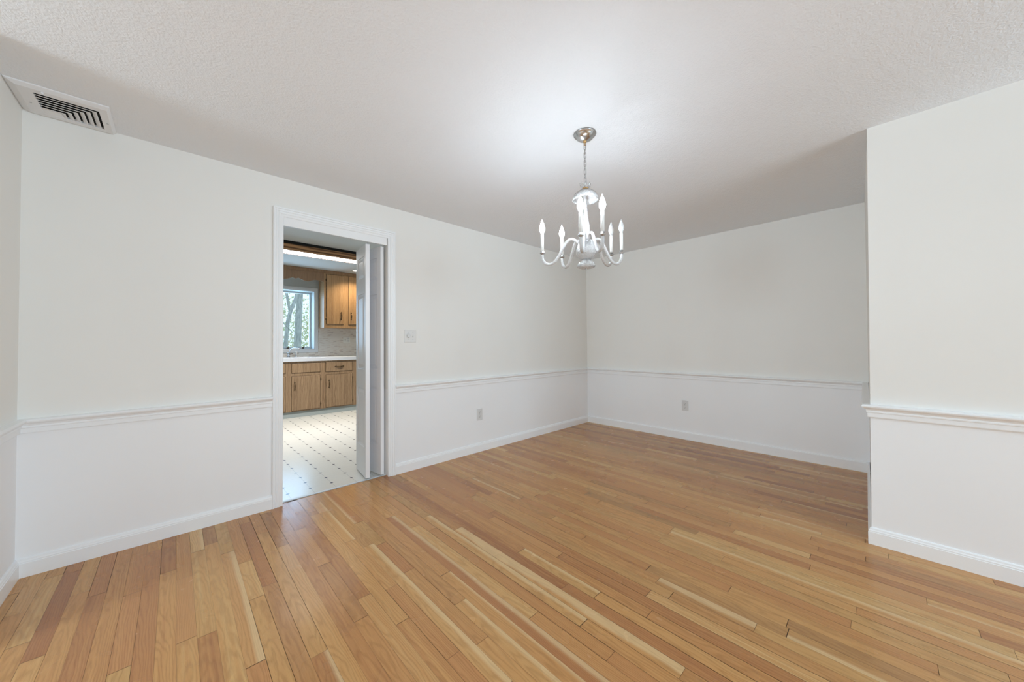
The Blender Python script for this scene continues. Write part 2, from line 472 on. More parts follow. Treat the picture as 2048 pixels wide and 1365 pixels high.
# ------------------------------------------------------------------ oak strip floor, one quad per plank
random.seed(11)
PW = 0.0598; bm = bmesh.new(); uvl = bm.loops.layers.uv.new('plank')
tl_ = bm.loops.layers.float_color.new('tone'); sl_ = bm.loops.layers.float_color.new('sap')
u0 = 1.327 - 28 * PW


def plank(i, y0, y1, tone, sap):
    ga = random.choice((0.0004, 0.0005, 0.0008, 0.0014, 0.0022)); ge = random.choice((0.0005, 0.0008, 0.0014))
    x0, x1 = u0 + i * PW + ga * 0.5, u0 + (i + 1) * PW - ga * 0.5
    y0 += ge; y1 -= ge; o = random.uniform(0, 9); dz = 0.0
    vs = [bm.verts.new(q) for q in ((x0, y0, dz), (x1, y0, dz), (x1, y1, dz), (x0, y1, dz))]
    f = bm.faces.new(vs)
    for l, (a, b_) in zip(f.loops, ((0, 0), (0.06, 0), (0.06, y1 - y0), (0, y1 - y0))):
        l[uvl].uv = (a, b_ + o); l[tl_] = (*tone, 1); l[sl_] = (*sap, 1)


FEAT = {27: (0.505, 1.867, (0.62, 0.3, 0.33), (0.72, 1.0, 0.85)),
        24: (1.05, 2.08, (0.78, 0.35, 0.71), (0.0, 0.0, 0.3)),
        22: (-0.2, 1.55, (0.55, 0.55, 0.18), (0.16, 1.0, 0.2)),
        19: (0.9, 2.077, (0.70, 0.35, 0.47), (0.30, 1.0, 0.5)),
        42: (-0.6, 0.916, (0.66, 0.3, 0.6), (0.34, 1.0, 0.6)),
        28: (-0.5, 1.068, (0.22, 0.85, 0.25), (0.0, 0.0, 0.3))}
i_d = int((D - u0) / PW) - 2
i_lo, i_hi = int((LX - u0) / PW) - 2, int((B - u0) / PW) + 2
for i in range(i_lo, i_hi):
    cuts = []; y = RY - random.uniform(0, 1.0)
    while y < (A + 0.05 if i >= i_d else 2.40):
        y2 = y + random.choice((0.35, 0.5, 0.6, 0.75, 0.9, 1.1, 1.3, 1.6)) * random.uniform(0.85, 1.15)
        cuts.append([y, min(y2, A + 0.043)]); y = y2
    ft = FEAT.get(i)
    if ft:
        cuts = [c for c in cuts if c[1] < ft[0] - 0.15 or c[0] > ft[1] + 0.15]
        lo = [c for c in cuts if c[1] < ft[0]]; hi = [c for c in cuts if c[0] > ft[1]]
        if lo: lo[-1][1] = ft[0]
        else: lo = [[RY - 0.1, ft[0]]]
        if hi: hi[0][0] = ft[1]
        else: hi = [[ft[1], A + 0.043]]
        cuts = lo + hi
        plank(i, ft[0], ft[1], ft[2], ft[3])
    for y, y2 in cuts:
        if y2 - y < 0.02: continue
        t = min(1, max(0, random.gauss(0.5, 0.19)))
        sp = random.random()
        sw = random.uniform(0.12, 0.36) if sp < 0.07 else (random.uniform(0.35, 0.5) if sp < 0.085 else -0.3)
        plank(i, y, y2, (t, random.random(), random.random()), (sw, random.choice((0.0, 1.0)), random.random() ** 1.3))
me = bpy.data.meshes.new('floor'); bm.to_mesh(me); bm.free()
me.materials.append(MATS['oak_strip'])
fl = bpy.data.objects.new('floor', me); COL.objects.link(fl)
tag(fl, 'varnished oak strip floor of the dining room', 'floor', 'structure')
mb = MB(); mb.box(LX - 0.1, B + 0.1, RY - 0.1, A + 0.043, -0.06, -0.0015)
o = mb.build('subfloor', fl, 'floor_gap')

# ------------------------------------------------------------------ baseboards, chair rails
BASE = [(0, 0), (0.016, 0), (0.016, 0.070), (0.0135, 0.072), (0.0135, 0.078), (0.010, 0.083), (0.0085, 0.090), (0.004, 0.094), (0, 0.094)]
BASEB = [(0, 0), (0.016, 0), (0.016, 0.082), (0.012, 0.089), (0, 0.092)]
RAIL = [(0, 0.725), (0.011, 0.725), (0.013, 0.729), (0.013, 0.752), (0.018, 0.754), (0.018, 0.760), (0.016, 0.764), (0.021, 0.773), (0.031, 0.779),
        (0.035, 0.783), (0.037, 0.789), (0.035, 0.795), (0.030, 0.798), (0, 0.799)]
N_ = [0]


def trims(prof, what, runs):
    for nm, label, p0, p1, n, m0, m1 in runs:
        mb = MB()
        mb.sweep(prof if nm != 'baseboard_back' else BASEB, p0, p1, n, m0, m1)
        struct(mb, nm, label, what, 'trim_paint')


CO0, CO1 = 0.507, 1.432     # outer edges of the door casing
PE = 0.052                  # near edge of the right block at rail height
trims(BASE, 'baseboard', [
    ('baseboard_left', 'white baseboard along the long wall left of the doorway', (D, A), (CO0, A), (0, -1), -1, 0),
    ('baseboard_left_beyond', 'white baseboard from the doorway to the far corner', (CO1, A), (B, A), (0, -1), 0, -1),
    ('baseboard_back', 'white baseboard under the end wall', (B, 0.09), (B, A), (-1, 0), -1, -1),
    ('baseboard_right', 'stepped white baseboard on the protruding wall block', (C, RY), (C, 0.058), (-1, 0), 0, 1),
    ('baseboard_return', 'white baseboard turning the corner of the protruding block', (C, 0.058), (B, 0.092), (-0.0222, 1), 1, -1),
    ('baseboard_side', 'white baseboard at the left edge of the room', (D, 2.36), (D, A), (1, 0), 0, -1)])
trims(RAIL, 'chair rail', [
    ('trim_1', 'white chair rail from the left corner to the doorway', (D, A), (CO0, A), (0, -1), -1, 0),
    ('trim_2', 'white chair rail from the doorway to the far corner', (CO1, A), (B, A), (0, -1), 0, -1),
    ('trim_3', 'white chair rail across the end wall', (B, 0.09), (B, A), (-1, 0), -1, -1),
    ('trim_4', 'white chair rail on the protruding wall block', (C, RY), (C, PE), (-1, 0), 0, 1),
    ('trim_5', 'white chair rail turning the corner of the protruding block', (C, PE), (B, 0.09), (-0.0222, 1), 1, -1),
    ('trim_6', 'white chair rail on the left edge wall', (D, 2.36), (D, A), (1, 0), 0, -1)])

# fluted door casing, mitred
mb = MB()
CP = [(0, 0), (0, 0.009), (0.004, 0.011), (0.018, 0.011), (0.020, 0.014), (0.030, 0.015), (0.032, 0.012), (0.036, 0.012), (0.038, 0.017), (0.046, 0.018),
      (0.048, 0.015), (0.052, 0.015), (0.054, 0.021), (0.063, 0.022), (0.065, 0.020), (0.065, 0)]
rings = []
for k in range(4):
    r = []
    for w, t in CP:
        x = OX0 - w if k < 2 else OX1 - 0.006 + w
        z = 0.0 if k in (0, 3) else 2.112 + w
        r.append((x, A - t, z))
    rings.append(r)
mb.loft(rings, smooth=False)
struct(mb, 'trim_7', 'fluted white casing around the kitchen doorway', 'door casing', 'trim_paint')
mb = MB(); mb.box(OX0 + 0.0005, OX1 - 0.012, A - 0.004, A + 0.016, 2.05, 2.139, 0.0015, 1)
struct(mb, 'trim_8', 'flat white header board across the top of the doorway', 'header', 'trim_paint')
mb = MB(); mb.box(OX0 + 0.001, OX1 - 0.001, A + 0.043, A + 0.068, 0.0002, 0.005, 0.002, 1)
struct(mb, 'trim_9', 'pale grey threshold strip between oak and vinyl floors', 'threshold', 'threshold_strip')

# ------------------------------------------------------------------ folded bifold door
door = thing('door_1', (1.34, 3.09, 0.0), 'white panelled bifold door folded open against the right jamb', 'door', kind='structure')


def leaf(p0, p1, th, z0, z1, panels, side):
    """leaf from hinge point p0 (room edge) to p1 (fold), panel recesses modelled as frames on both faces"""
    a = Vector((*p0, 0)); b_ = Vector((*p1, 0)); e = (b_ - a); L = e.length; e.normalize(); n = Vector((-e.y, e.x, 0))
    R = Matrix(((e.x, n.x, 0, a.x), (e.y, n.y, 0, a.y), (0, 0, 1, 0), (0, 0, 0, 1)))
    mb = MB(); w0, w1 = 0.055, L - 0.055
    mb.box(0, L, -th / 2 + 0.007, th / 2 - 0.007, z0, z1, M=R)
    for sgn in (-1, 1):
        ya, yb = (th / 2 - 0.007, th / 2) if sgn > 0 else (-th / 2, -th / 2 + 0.007)
        mb.box(0, w0, ya, yb, z0, z1, 0.001, 1, R); mb.box(w1, L, ya, yb, z0, z1, 0.001, 1, R)
        zs = [z0] + [q for p in panels for q in p] + [z1]
        for k in range(0, len(zs), 2): mb.box(w0 - 0.0005, w1 + 0.0005, ya, yb, zs[k], zs[k + 1], 0.001, 1, R)
        for q0, q1 in panels:                       # raised field with sloping border
            yo = th / 2 - 0.0075 if sgn > 0 else -th / 2 + 0.0075
            yt = th / 2 - 0.001 if sgn > 0 else -th / 2 + 0.001
            rr = []
            for dd, yy_ in ((0.012, yo), (0.04, yt)):
                rr.append([R @ Vector((x, yy_, z)) for x, z in ((w0 + dd, q0 + dd), (w1 - dd, q0 + dd), (w1 - dd, q1 - dd), (w0 + dd, q1 - dd))])
            mb.loft(rr, smooth=False)
    # solid closing strips at the long edges
    mb.box(-0.0004, 0.004, -th / 2, th / 2, z0, z1, M=R); mb.box(L - 0.004, L + 0.0004, -th / 2, th / 2, z0, z1, M=R)
    return mb


PAN = [(0.27, 0.78), (0.95, 1.62), (1.75, 1.95)]
leaf((1.2095, 3.082), (1.247, 3.405), 0.034, 0.014, 2.045, PAN, 1).build('leaf', door, 'door_paint')
leaf((1.336, 3.078), (1.292, 3.400), 0.030, 0.014, 2.045, PAN, -1).build('leaf', door, 'door_paint')
mb = MB(); mb.tube([(1.212, 3.09, 2.043), (1.212, 3.09, 2.075)], 0.004, 8); mb.build('guide_pin', door, 'nickel')
for z in (0.3, 1.05, 1.8):
    mb = MB(); mb.tube([(1.27, 3.41, z - 0.03), (1.27, 3.41, z + 0.03)], 0.006, 8)
    mb.box(1.252, 1.288, 3.4045, 3.4085, z - 0.028, z + 0.028); mb.build('hinge', door, 'nickel')
mb = MB(); mb.box(OX0 + 0.03, OX1 - 0.03, 3.078, 3.10, 2.07, 2.092); mb.build('track', door, 'trim_paint')

# ------------------------------------------------------------------ wall plates
def outlet(name, origin, ax, n, label, plate='grey_plastic', group=None):
    """duplex outlet: origin = centre on wall, ax = horizontal axis of the plate, n = normal"""
    root = thing(name, origin, label, 'outlet', group)
    R = Matrix(((ax[0], n[0], 0, origin[0]), (ax[1], n[1], 0, origin[1]), (0, 0, 1, origin[2]), (0, 0, 0, 1)))
    mb = MB(); mb.box(-0.037, 0.037, 0.0, 0.006, -0.062, 0.062, 0.003, 2, R); mb.build('cover_plate', root, plate)
    for zc in (0.022, -0.022):
        mb = MB()
        pl = [R @ Vector((0.018 * cos(a) * (1 if abs(cos(a)) < 0.9 else 0.95), 0.0055, zc + 0.016 * sin(a))) for a in [2 * pi * k / 20 for k in range(20)]]
        mb.prism(pl, Vector((n[0], n[1], 0)) * 0.002); s_ = mb.build('socket', root, plate)
        mb = MB()
        for dx, hh in ((-0.0065, 0.0045), (0.0065, 0.0038)):
            mb.box(dx - 0.0014, dx + 0.0014, 0.0074, 0.0079, zc + 0.002 - hh + 0.002, zc + 0.002 + hh + 0.002, M=R)
        mb.box(-0.0024, 0.0024, 0.0074, 0.0079, zc - 0.0105, zc - 0.0055, M=R)
        mb.build('slots', s_, 'slot_dark')
    mb = MB(); pl = [R @ Vector((0.0035 * cos(a), 0.006, 0.0035 * sin(a))) for a in [2 * pi * k / 10 for k in range(10)]]
    mb.prism(pl, Vector((n[0], n[1], 0)) * 0.001); mb.build('screw', root, 'silver_dish')
    return root


outlet('wall_outlet', (2.396, A, 0.40), (1, 0), (0, -1), 'grey duplex outlet on the wainscot between doorway and far corner')
outlet('wall_outlet', (B, 1.645, 0.406), (0, 1), (-1, 0), 'grey duplex outlet on the end wall wainscot')


def disc(mb, R, r, y0, y1, x=0.0, z=0.0, seg=20, r1=None):
    a = [2 * pi * k / seg for k in range(seg)]; r1 = r if r1 is None else r1
    mb.loft([[R @ Vector((x + r * cos(t), y0, z + r * sin(t))) for t in a], [R @ Vector((x + r1 * cos(t), y1, z + r1 * sin(t))) for t in a]], smooth=False)


def plate_matrix(o, ax, n): return Matrix(((ax[0], n[0], 0, o[0]), (ax[1], n[1], 0, o[1]), (0, 0, 1, o[2]), (0, 0, 0, 1)))


o0 = (1.583, A, 1.243)
sw = thing('light_switch', o0, 'white two gang wall plate with dimmer knob and toggle beside the doorway', 'switch')
R = plate_matrix(o0, (1, 0), (0, -1))
mb = MB(); mb.box(-0.059, 0.059, 0, 0.006, -0.059, 0.059, 0.003, 2, R); mb.build('cover_plate', sw, 'white_plastic')
mb = MB(); disc(mb, R, 0.023, 0.006, 0.010, -0.022, 0.004); disc(mb, R, 0.019, 0.010, 0.024, -0.022, 0.004, r1=0.0165); mb.build('dimmer_knob', sw, 'grey_plastic')
mb = MB(); mb.box(0.020, 0.029, 0.0055, 0.0075, -0.013, 0.013, M=R)
tg = mb.build('toggle_surround', sw, 'grey_plastic')
mb = MB(); mb.box(0.0215, 0.0275, 0.007, 0.018, -0.010, -0.001, 0.001, 1, R); mb.build('toggle', sw, 'white_plastic')
for x in (-0.0235, 0.0245):
    for z in (-0.030, 0.036):
        mb = MB(); disc(mb, R, 0.0036, 0.0055, 0.0072, x, z, 10); mb.build('screw', sw, 'silver_dish')

# ------------------------------------------------------------------ ceiling vent
vx0, vx1, vy0, vy1 = -0.574, -0.252, 2.722, 3.029
vent = thing('ceiling_vent', (-0.41, 2.875, H), 'white square ceiling air register with angled slats in the left corner', 'vent')
zb, zp = H - 0.0035, H - 0.017
mb = MB()
# flange sloping from the ceiling to the raised plate, plate with an opening, inner lip
def rect(x0, x1, y0, y1, z): return [(x0, y0, z), (x1, y0, z), (x1, y1, z), (x0, y1, z)]
ix0, ix1, iy0, iy1 = -0.500, -0.293, 2.779, 2.988
mb.loft([rect(vx0, vx1, vy0, vy1, H - 0.0005), rect(vx0 + 0.002, vx1 - 0.002, vy0 + 0.002, vy1 - 0.001, H - 0.006), rect(-0.545, vx1 - 0.012, vy0 + 0.022, vy1 - 0.006, zp),
         rect(ix0, ix1, iy0, iy1, zp), rect(ix0, ix1, iy0, iy1, zb)], caps=False, smooth=False)
mb.build('frame', vent, 'vent_paint')
mb = MB(); mb.box(ix0 - 0.004, ix1 + 0.004, iy0 - 0.004, iy1 + 0.004, H - 0.0035, H - 0.0012); mb.build('duct_shade', vent, 'shade_black')  # black sheet in place of an unlit duct, no hole behind it
for k in range(6):
    # L-shaped blade: one limb runs left to right, the other runs towards the wall
    ys = 2.794 + 0.0258 * k; xe = -0.303 - 0.0238 * k; wd = 0.0165
    mb = MB()
    prof = [(0.0, zp + 0.0005), (0.0065, zp + 0.0002), (wd + 0.0060, zp + 0.0088), (wd, zp + 0.0090)]     # (inward offset, z)
    px_ = [0.0, 0.0022, wd + 0.0016, wd]
    r0 = [(ix0, ys + t, z) for t, z in prof]; r1 = [(xe - q, ys + t, z) for q, (t, z) in zip(px_, prof)]; r2 = [(xe - q, iy1, z) for q, (t, z) in zip(px_, prof)]
    mb.loft([r0, r1, r2], smooth=False); mb.build('louver', vent, 'vent_paint')
mb = MB(); mb.prism([(ix0, 2.938, zp + 0.001), (-0.440, 2.938, zp + 0.001), (-0.432, iy1, zp + 0.001), (ix0, iy1, zp + 0.001)], (0, 0, 0.006)); mb.build('corner_plate', vent, 'vent_paint')
for x in (-0.527, -0.274):
    mb = MB(); mb.lathe([(0.0045, zp + 0.001), (0.0045, zp - 0.001), (0.002, zp - 0.0022)], (x, 2.9, 0), 10); mb.build('screw', vent, 'silver_dish')
mb = MB(); mb.box(-0.470, -0.462, 2.742, 2.750, zp - 0.010, zp, 0.001, 1); mb.build('damper_lever', vent, 'vent_paint')

# ------------------------------------------------------------------ chandelier
CX, CY = 1.743, 1.19
ch = thing('chandelier', (CX, CY, H), 'cut glass chandelier with six candle arms hanging from a nickel chain', 'chandelier')
c0 = (CX, CY, 0)
mb = MB(); mb.lathe([(0.064, H - 0.0005), (0.066, H - 0.003), (0.064, H - 0.007), (0.058, H - 0.010), (0.056, H - 0.016), (0.045, H - 0.028), (0.028, H - 0.038), (0.012, H - 0.043), (0.0, H - 0.044)], c0, 32)
mb.build('canopy', ch, 'nickel')
mb = MB(); mb.lathe([(0.010, H - 0.042), (0.011, H - 0.047), (0.007, H - 0.052), (0.0, H - 0.053)], c0, 16)
mb.ring([(CX + 0.009 * cos(a), CY, H - 0.058 + 0.009 * sin(a)) for a in [2 * pi * k / 16 for k in range(16)]], 0.0022); mb.build('canopy_loop', ch, 'brass')
mb = MB(); z = H - 0.064; k = 0
zend = 2.118
nl = 9; pitch = (z - 0.018 - zend - 0.004) / (nl - 1)
for k in range(nl):
    zc = z - 0.014 - pitch * k; hl = 0.0185; w = 0.0065; pts = []
    for q in range(20):
        a = 2 * pi * q / 20; px = w * cos(a); pz = w * sin(a) + (hl - w) * (1 if sin(a) > 0 else -1)
        pts.append((CX + px * 0.707, CY - px * 0.707, zc + pz) if k % 2 == 0 else (CX + px * 0.707, CY + px * 0.707, zc + pz))
    mb.ring(pts, 0.0016, 6)
mb.build('chain', ch, 'nickel')
mb = MB(); mb.tube([(CX + 0.002 * sin(q * 1.3), CY + 0.002 * cos(q * 1.7), H - 0.045 - (H - 0.045 - 2.10) * q / 14) for q in range(15)], 0.0013, 6); mb.build('cord', ch, 'silver_dish')
# glass crown of upright leaves
mb = MB()
for q in range(8):
    a = 2 * pi * q / 8; e = Vector((cos(a), sin(a), 0)); t = Vector((-sin(a), cos(a), 0)); p = Vector((CX, CY, 0))
    rr = []
    for s_, (r, z, w) in enumerate(((0.010, 2.078, 0.006), (0.018, 2.081, 0.008), (0.025, 2.089, 0.009), (0.029, 2.100, 0.006), (0.030, 2.108, 0.002))):
        rr.append([p + e * r - t * w + Vector((0, 0, z)), p + e * (r + 0.004) + Vector((0, 0, z - 0.002)), p + e * r + t * w + Vector((0, 0, z)), p + e * (r - 0.002) + Vector((0, 0, z + 0.002))])
    mb.loft(rr, smooth=False)
mb.build('glass_crown', ch, 'thin_crystal')
mb = MB(); mb.lathe([(0.0, 2.082), (0.012, 2.081), (0.019, 2.076), (0.019, 2.072), (0.008, 2.069), (0.0, 2.069)], c0, 20); mb.build('brass_cap', ch, 'brass')
mb = MB(); mb.lathe([(0.004, 2.068), (0.024, 2.066), (0.046, 2.056), (0.063, 2.041), (0.073, 2.024), (0.076, 2.008), (0.072, 2.004), (0.068, 2.010), (0.062, 2.026), (0.050, 2.041), (0.034, 2.052), (0.014, 2.057), (0.004, 2.057)], c0, 48, 0.018, 12)
mb.build('glass_bell', ch, 'cut_glass')
mb = MB(); mb.lathe([(0.0, 2.056), (0.008, 2.052), (0.010, 2.03), (0.008, 2.0), (0.009, 1.97), (0.012, 1.93), (0.017, 1.89), (0.023, 1.855), (0.026, 1.83), (0.024, 1.81), (0.016, 1.795), (0.013, 1.785), (0.020, 1.775), (0.0, 1.770)], c0, 24, 0.03, 8)
mb.build('glass_stem', ch, 'cut_glass')
mb = MB(); mb.lathe([(0.0, 1.776), (0.020, 1.774), (0.040, 1.765), (0.050, 1.755), (0.044, 1.742), (0.052, 1.728), (0.058, 1.708), (0.058, 1.693), (0.050, 1.676), (0.036, 1.662), (0.028, 1.654), (0.0, 1.652)], c0, 40, 0.015, 10)
mb.build('glass_bowl', ch, 'cut_glass')
mb = MB(); mb.lathe([(0.0, 1.655), (0.026, 1.652), (0.028, 1.645), (0.042, 1.636), (0.051, 1.624), (0.052, 1.613), (0.040, 1.605), (0.018, 1.600), (0.0, 1.602)], c0, 40, 0.04, 10)
mb.build('glass_foot', ch, 'cut_glass')
mb = MB(); mb.lathe([(0.0, 1.603), (0.005, 1.601), (0.005, 1.597), (0.0, 1.594)], c0, 12); mb.build('finial', ch, 'nickel')

near = Vector((-CX, -CY, 0)).normalized(); sd = Vector((near.y, -near.x, 0)) * -1.0     # sd: to the right in the photo
if sd.dot(ex) < 0: sd = -sd
ARMS = [(-0.266, 0.07, True), (-0.153, 0.195, True), (-0.026, -0.25, True), (0.085, -0.240, True), (0.158, 0.208, False), (0.216, 0.165, False)]
for s_, dp, lit in ARMS:
    tip = Vector((CX, CY, 0)) + sd * s_ - near * dp
    e = (tip - Vector((CX, CY, 0))); Rr = e.length; e.normalize()
    def P(r, z): return Vector((CX, CY, z)) + e * r
    # S curve: out of the bowl, over a shoulder, down and up to the candle
    ctl = [(0.030, 1.735), (0.045, 1.762), (0.066, 1.782), (0.090, 1.785), (0.112, 1.768), (0.132, 1.735), (0.152, 1.697), (0.175, 1.666), (0.200, 1.652), (0.222, 1.654),
           (0.240, 1.668), (0.249, 1.690), (0.2515, 1.716)]
    k_ = Rr / 0.2515; pts = []
    for q in range(len(ctl) - 1):
        p0 = ctl[max(q - 1, 0)]; p1 = ctl[q]; p2 = ctl[q + 1]; p3 = ctl[min(q + 2, len(ctl) - 1)]
        for u_ in (0, 0.34, 0.67):
            f_ = lambda a, b_, c_, d_: 0.5 * (2 * b_ + (c_ - a) * u_ + (2 * a - 5 * b_ + 4 * c_ - d_) * u_ ** 2 + (3 * b_ - a - 3 * c_ + d_) * u_ ** 3)
            pts.append(P(f_(p0[0], p1[0], p2[0], p3[0]) * k_, f_(p0[1], p1[1], p2[1], p3[1])))
    pts.append(P(Rr, 1.717))
    mb = MB(); mb.tube(pts, 0.0092, 12); arm = mb.build('arm', ch, 'clear_glass')
    c = (tip.x, tip.y, 0)
    mb = MB(); mb.lathe([(0.009, 1.715), (0.010, 1.720), (0.0165, 1.7245), (0.0165, 1.7265), (0.0105, 1.7265), (0.0105, 1.738), (0.0, 1.7385)], c, 20); mb.build('bobeche', arm, 'silver_dish')
    mb = MB(); mb.lathe([(0.0, 1.7385), (0.0098, 1.739), (0.0098, 1.845), (0.008, 1.848), (0.0, 1.8485)], c, 20); mb.build('candle_sleeve', arm, 'candle_white')
    mb = MB(); mb.lathe([(0.0, 1.8488), (0.0075, 1.849), (0.0082, 1.852), (0.0135, 1.862), (0.0168, 1.873), (0.0165, 1.885), (0.0130, 1.900), (0.0078, 1.915), (0.0036, 1.926), (0.0014, 1.933), (0.0, 1.935)], c, 20)
    bu = mb.build('bulb', arm, 'bulb_lit' if lit else 'frosted_bulb')
    bu['label'] = 'glowing flame bulb' if lit else 'unlit frosted flame bulb'

# ------------------------------------------------------------------ KITCHEN shell
KX0, KX1 = -0.9, 3.5
WX0, WX1, WZ0, WZ1 = 0.87, 1.835, 1.105, 2.145
mb = MB(); mb.box(KX0, KX1, A + 0.043, KW, -0.06, -0.0005)
struct(mb, 'floor_kitchen', 'pale vinyl kitchen floor with small navy diamonds', 'floor', 'lino')
mb = MB(); mb.box(KX0, KX1, AT, KW + 0.26, KH, KH + 0.08)
struct(mb, 'ceiling_kitchen', 'pale grey green kitchen ceiling', 'ceiling', 'kitchen_ceiling_paint')
wall('wall_kitchen', 'kitchen wall with the window over the sink', [(KX0, WX0, KW, KW + 0.26, 0, KH), (WX1, KX1, KW, KW + 0.26, 0, KH),
     (WX0, WX1, KW, KW + 0.26, 0, WZ0), (WX0, WX1, KW, KW + 0.26, WZ1, KH)], 'kitchen_wall_paint', None)
wall('wall_kitchen_left', 'kitchen wall out of sight left of the doorway', [(KX0 - 0.1, KX0, A, KW + 0.26, 0, KH)], 'kitchen_wall_paint', None)
wall('wall_kitchen_right', 'kitchen wall out of sight behind the folded door', [(KX1, KX1 + 0.1, AT, KW + 0.26, 0, KH)], 'kitchen_wall_paint', None)
mb = MB(); mb.box(1.906, KX1, KW - 0.008, KW, 0.96, 1.50); mb.box(KX0, 1.906, KW - 0.008, KW, 0.96, 1.036)
struct(mb, 'wall_backsplash', 'beige mosaic strip backsplash above the white counter', 'backsplash', 'mosaic')

# kitchen window
win = thing('window_1', (1.35, KW, 1.6), 'white framed kitchen window over the sink looking onto trees', 'window', kind='structure')
mb = MB(); cw = 0.067; rr = []
for w, t in ((0, 0), (0, 0.012), (0.015, 0.014), (0.02, 0.018), (0.06, 0.02), (cw, 0.016), (cw, 0)):
    rr.append([(WX0 - w, KW - t, WZ0 - w), (WX1 + w, KW - t, WZ0 - w), (WX1 + w, KW - t, WZ1 + w), (WX0 - w, KW - t, WZ1 + w)])
mb.loft(rr, caps=False, smooth=False); mb.build('casing', win, 'window_paint')
def frame(mb, x0, x1, z0, z1, w, y0, y1):
    mb.box(x0, x0 + w, y0, y1, z0, z1, 0.002, 1); mb.box(x1 - w, x1, y0, y1, z0, z1, 0.002, 1)
    mb.box(x0 + w, x1 - w, y0, y1, z0, z0 + w, 0.002, 1); mb.box(x0 + w, x1 - w, y0, y1, z1 - w, z1, 0.002, 1)
mb = MB(); frame(mb, WX0, WX1, WZ0, WZ1, 0.03, KW + 0.19, KW + 0.235); sash = mb.build('sash', win, 'window_paint')
mb = MB(); mb.box(WX0 + 0.025, WX1 - 0.025, KW + 0.21, KW + 0.214, WZ0 + 0.025, WZ1 - 0.025); mb.build('pane', sash, 'window_glass')
for x in (1.46, 1.70):
    mb = MB(); mb.box(x - 0.014, x + 0.014, KW + 0.155, KW + 0.19, WZ0 + 0.0, WZ0 + 0.032, 0.004, 1); mb.box(x - 0.006, x + 0.006, KW + 0.14, KW + 0.16, WZ0 + 0.008, WZ0 + 0.042, 0.003, 1)
    mb.build('latch', win, 'bronze')

# unseen windows: the rear one, and two added only for their daylight
for nm, lab, hor, fix, lo, hi in (('window_2', 'wide white window behind the viewer', 'x', RY - 0.06, 0.5, 2.8), ('added_window_3', 'white window added for light at the end of the passage left of the viewer', 'y', LX - 0.06, 1.03, 2.29),
                                   ('added_window_4', 'white window added for light behind the viewer on the right', 'y', C + 0.06, -3.15, -0.95)):
    w2 = thing(nm, (0.5 * (lo + hi), fix, 1.46) if hor == 'x' else (fix, 0.5 * (lo + hi), 1.46), lab, 'window', kind='structure')
    mb = MB(); pn = MB()
    def bx(mb, a0, a1, z0, z1, d0, d1):
        if hor == 'x': mb.box(a0, a1, fix + d0, fix + d1, z0, z1)
        else: mb.box(fix + d0, fix + d1, a0, a1, z0, z1)
    for a0, a1, z0, z1 in ((lo, lo + 0.05, 0.75, 2.14), (hi - 0.05, hi, 0.75, 2.14), (lo + 0.05, hi - 0.05, 0.75, 0.80), (lo + 0.05, hi - 0.05, 2.09, 2.14), (0.5 * (lo + hi) - 0.03, 0.5 * (lo + hi) + 0.03, 0.80, 2.09)):
        bx(mb, a0, a1, z0, z1, -0.02, 0.02)
    fr = mb.build('window_frame', w2, 'window_paint')
    bx(pn, lo + 0.04, hi - 0.04, 0.79, 2.10, -0.006, -0.003); pn.build('pane', w2, 'window_glass')

# ------------------------------------------------------------------ kitchen cabinets
CF = 6.55                      # face frame of the base cabinets
UF = 6.86                      # face of the upper cabinets


def pull(parent, cx, cz, y, vertical, mat='bronze', L=0.10):
    """bail pull with pointed back plates"""
    mb = MB()
    for s_ in (-1, 1):
        a = s_ * (L / 2 + 0.008)
        pts = [(a - 0.020, 0), (a, -0.012), (a + 0.020, 0), (a, 0.012)]
        poly = [(cx + q, y, cz + p) if vertical else (cx + p, y, cz + q) for p, q in pts]
        mb.prism(poly, (0, -0.003, 0))
    path = []
    for t in range(13):
        p = -L / 2 + L * t / 12; out = 0.004 + 0.022 * sin(pi * t / 12) ** 0.6
        path.append((cx, y - out, cz + p) if vertical else (cx + p, y - out, cz - 0.006 * sin(pi * t / 12)))
    rad = [0.005 + 0.0045 * sin(pi * t / 12) for t in range(13)]
    mb.tube(path, rad, 8)
    return mb.build('handle', parent, mat)


def slab(x0, x1, z0, z1, yf, mat, grooves=()):
    mb = MB(); mb.mat(mat).box(x0, x1, yf - 0.013, yf - 0.0005, z0, z1, 0.005, 2)
    mb.mat('oak_shade_line')
    e = 0.0065
    mb.box(x0 - e, x1 + e, yf - 0.003, yf - 0.0002, z0 - e, z1 + e)  # rim coloured dark in place of a shadow line
    for gx in grooves: mb.box(gx - 0.001, gx + 0.001, yf - 0.0135, yf - 0.010, z0 + 0.005, z1 - 0.005)
    return mb


def hinge(parent, x, z, y, s_=1):
    mb = MB(); mb.tube([(x, y - 0.009, z - 0.028), (x, y - 0.009, z + 0.028)], [0.004, 0.004], 8)
    mb.prism([(x, y - 0.001, z - 0.024), (x + s_ * 0.014, y - 0.001, z - 0.012), (x + s_ * 0.014, y - 0.001, z + 0.012), (x, y - 0.001, z + 0.024)], (0, -0.003, 0))
    return mb.build('hinge', parent, 'bronze')


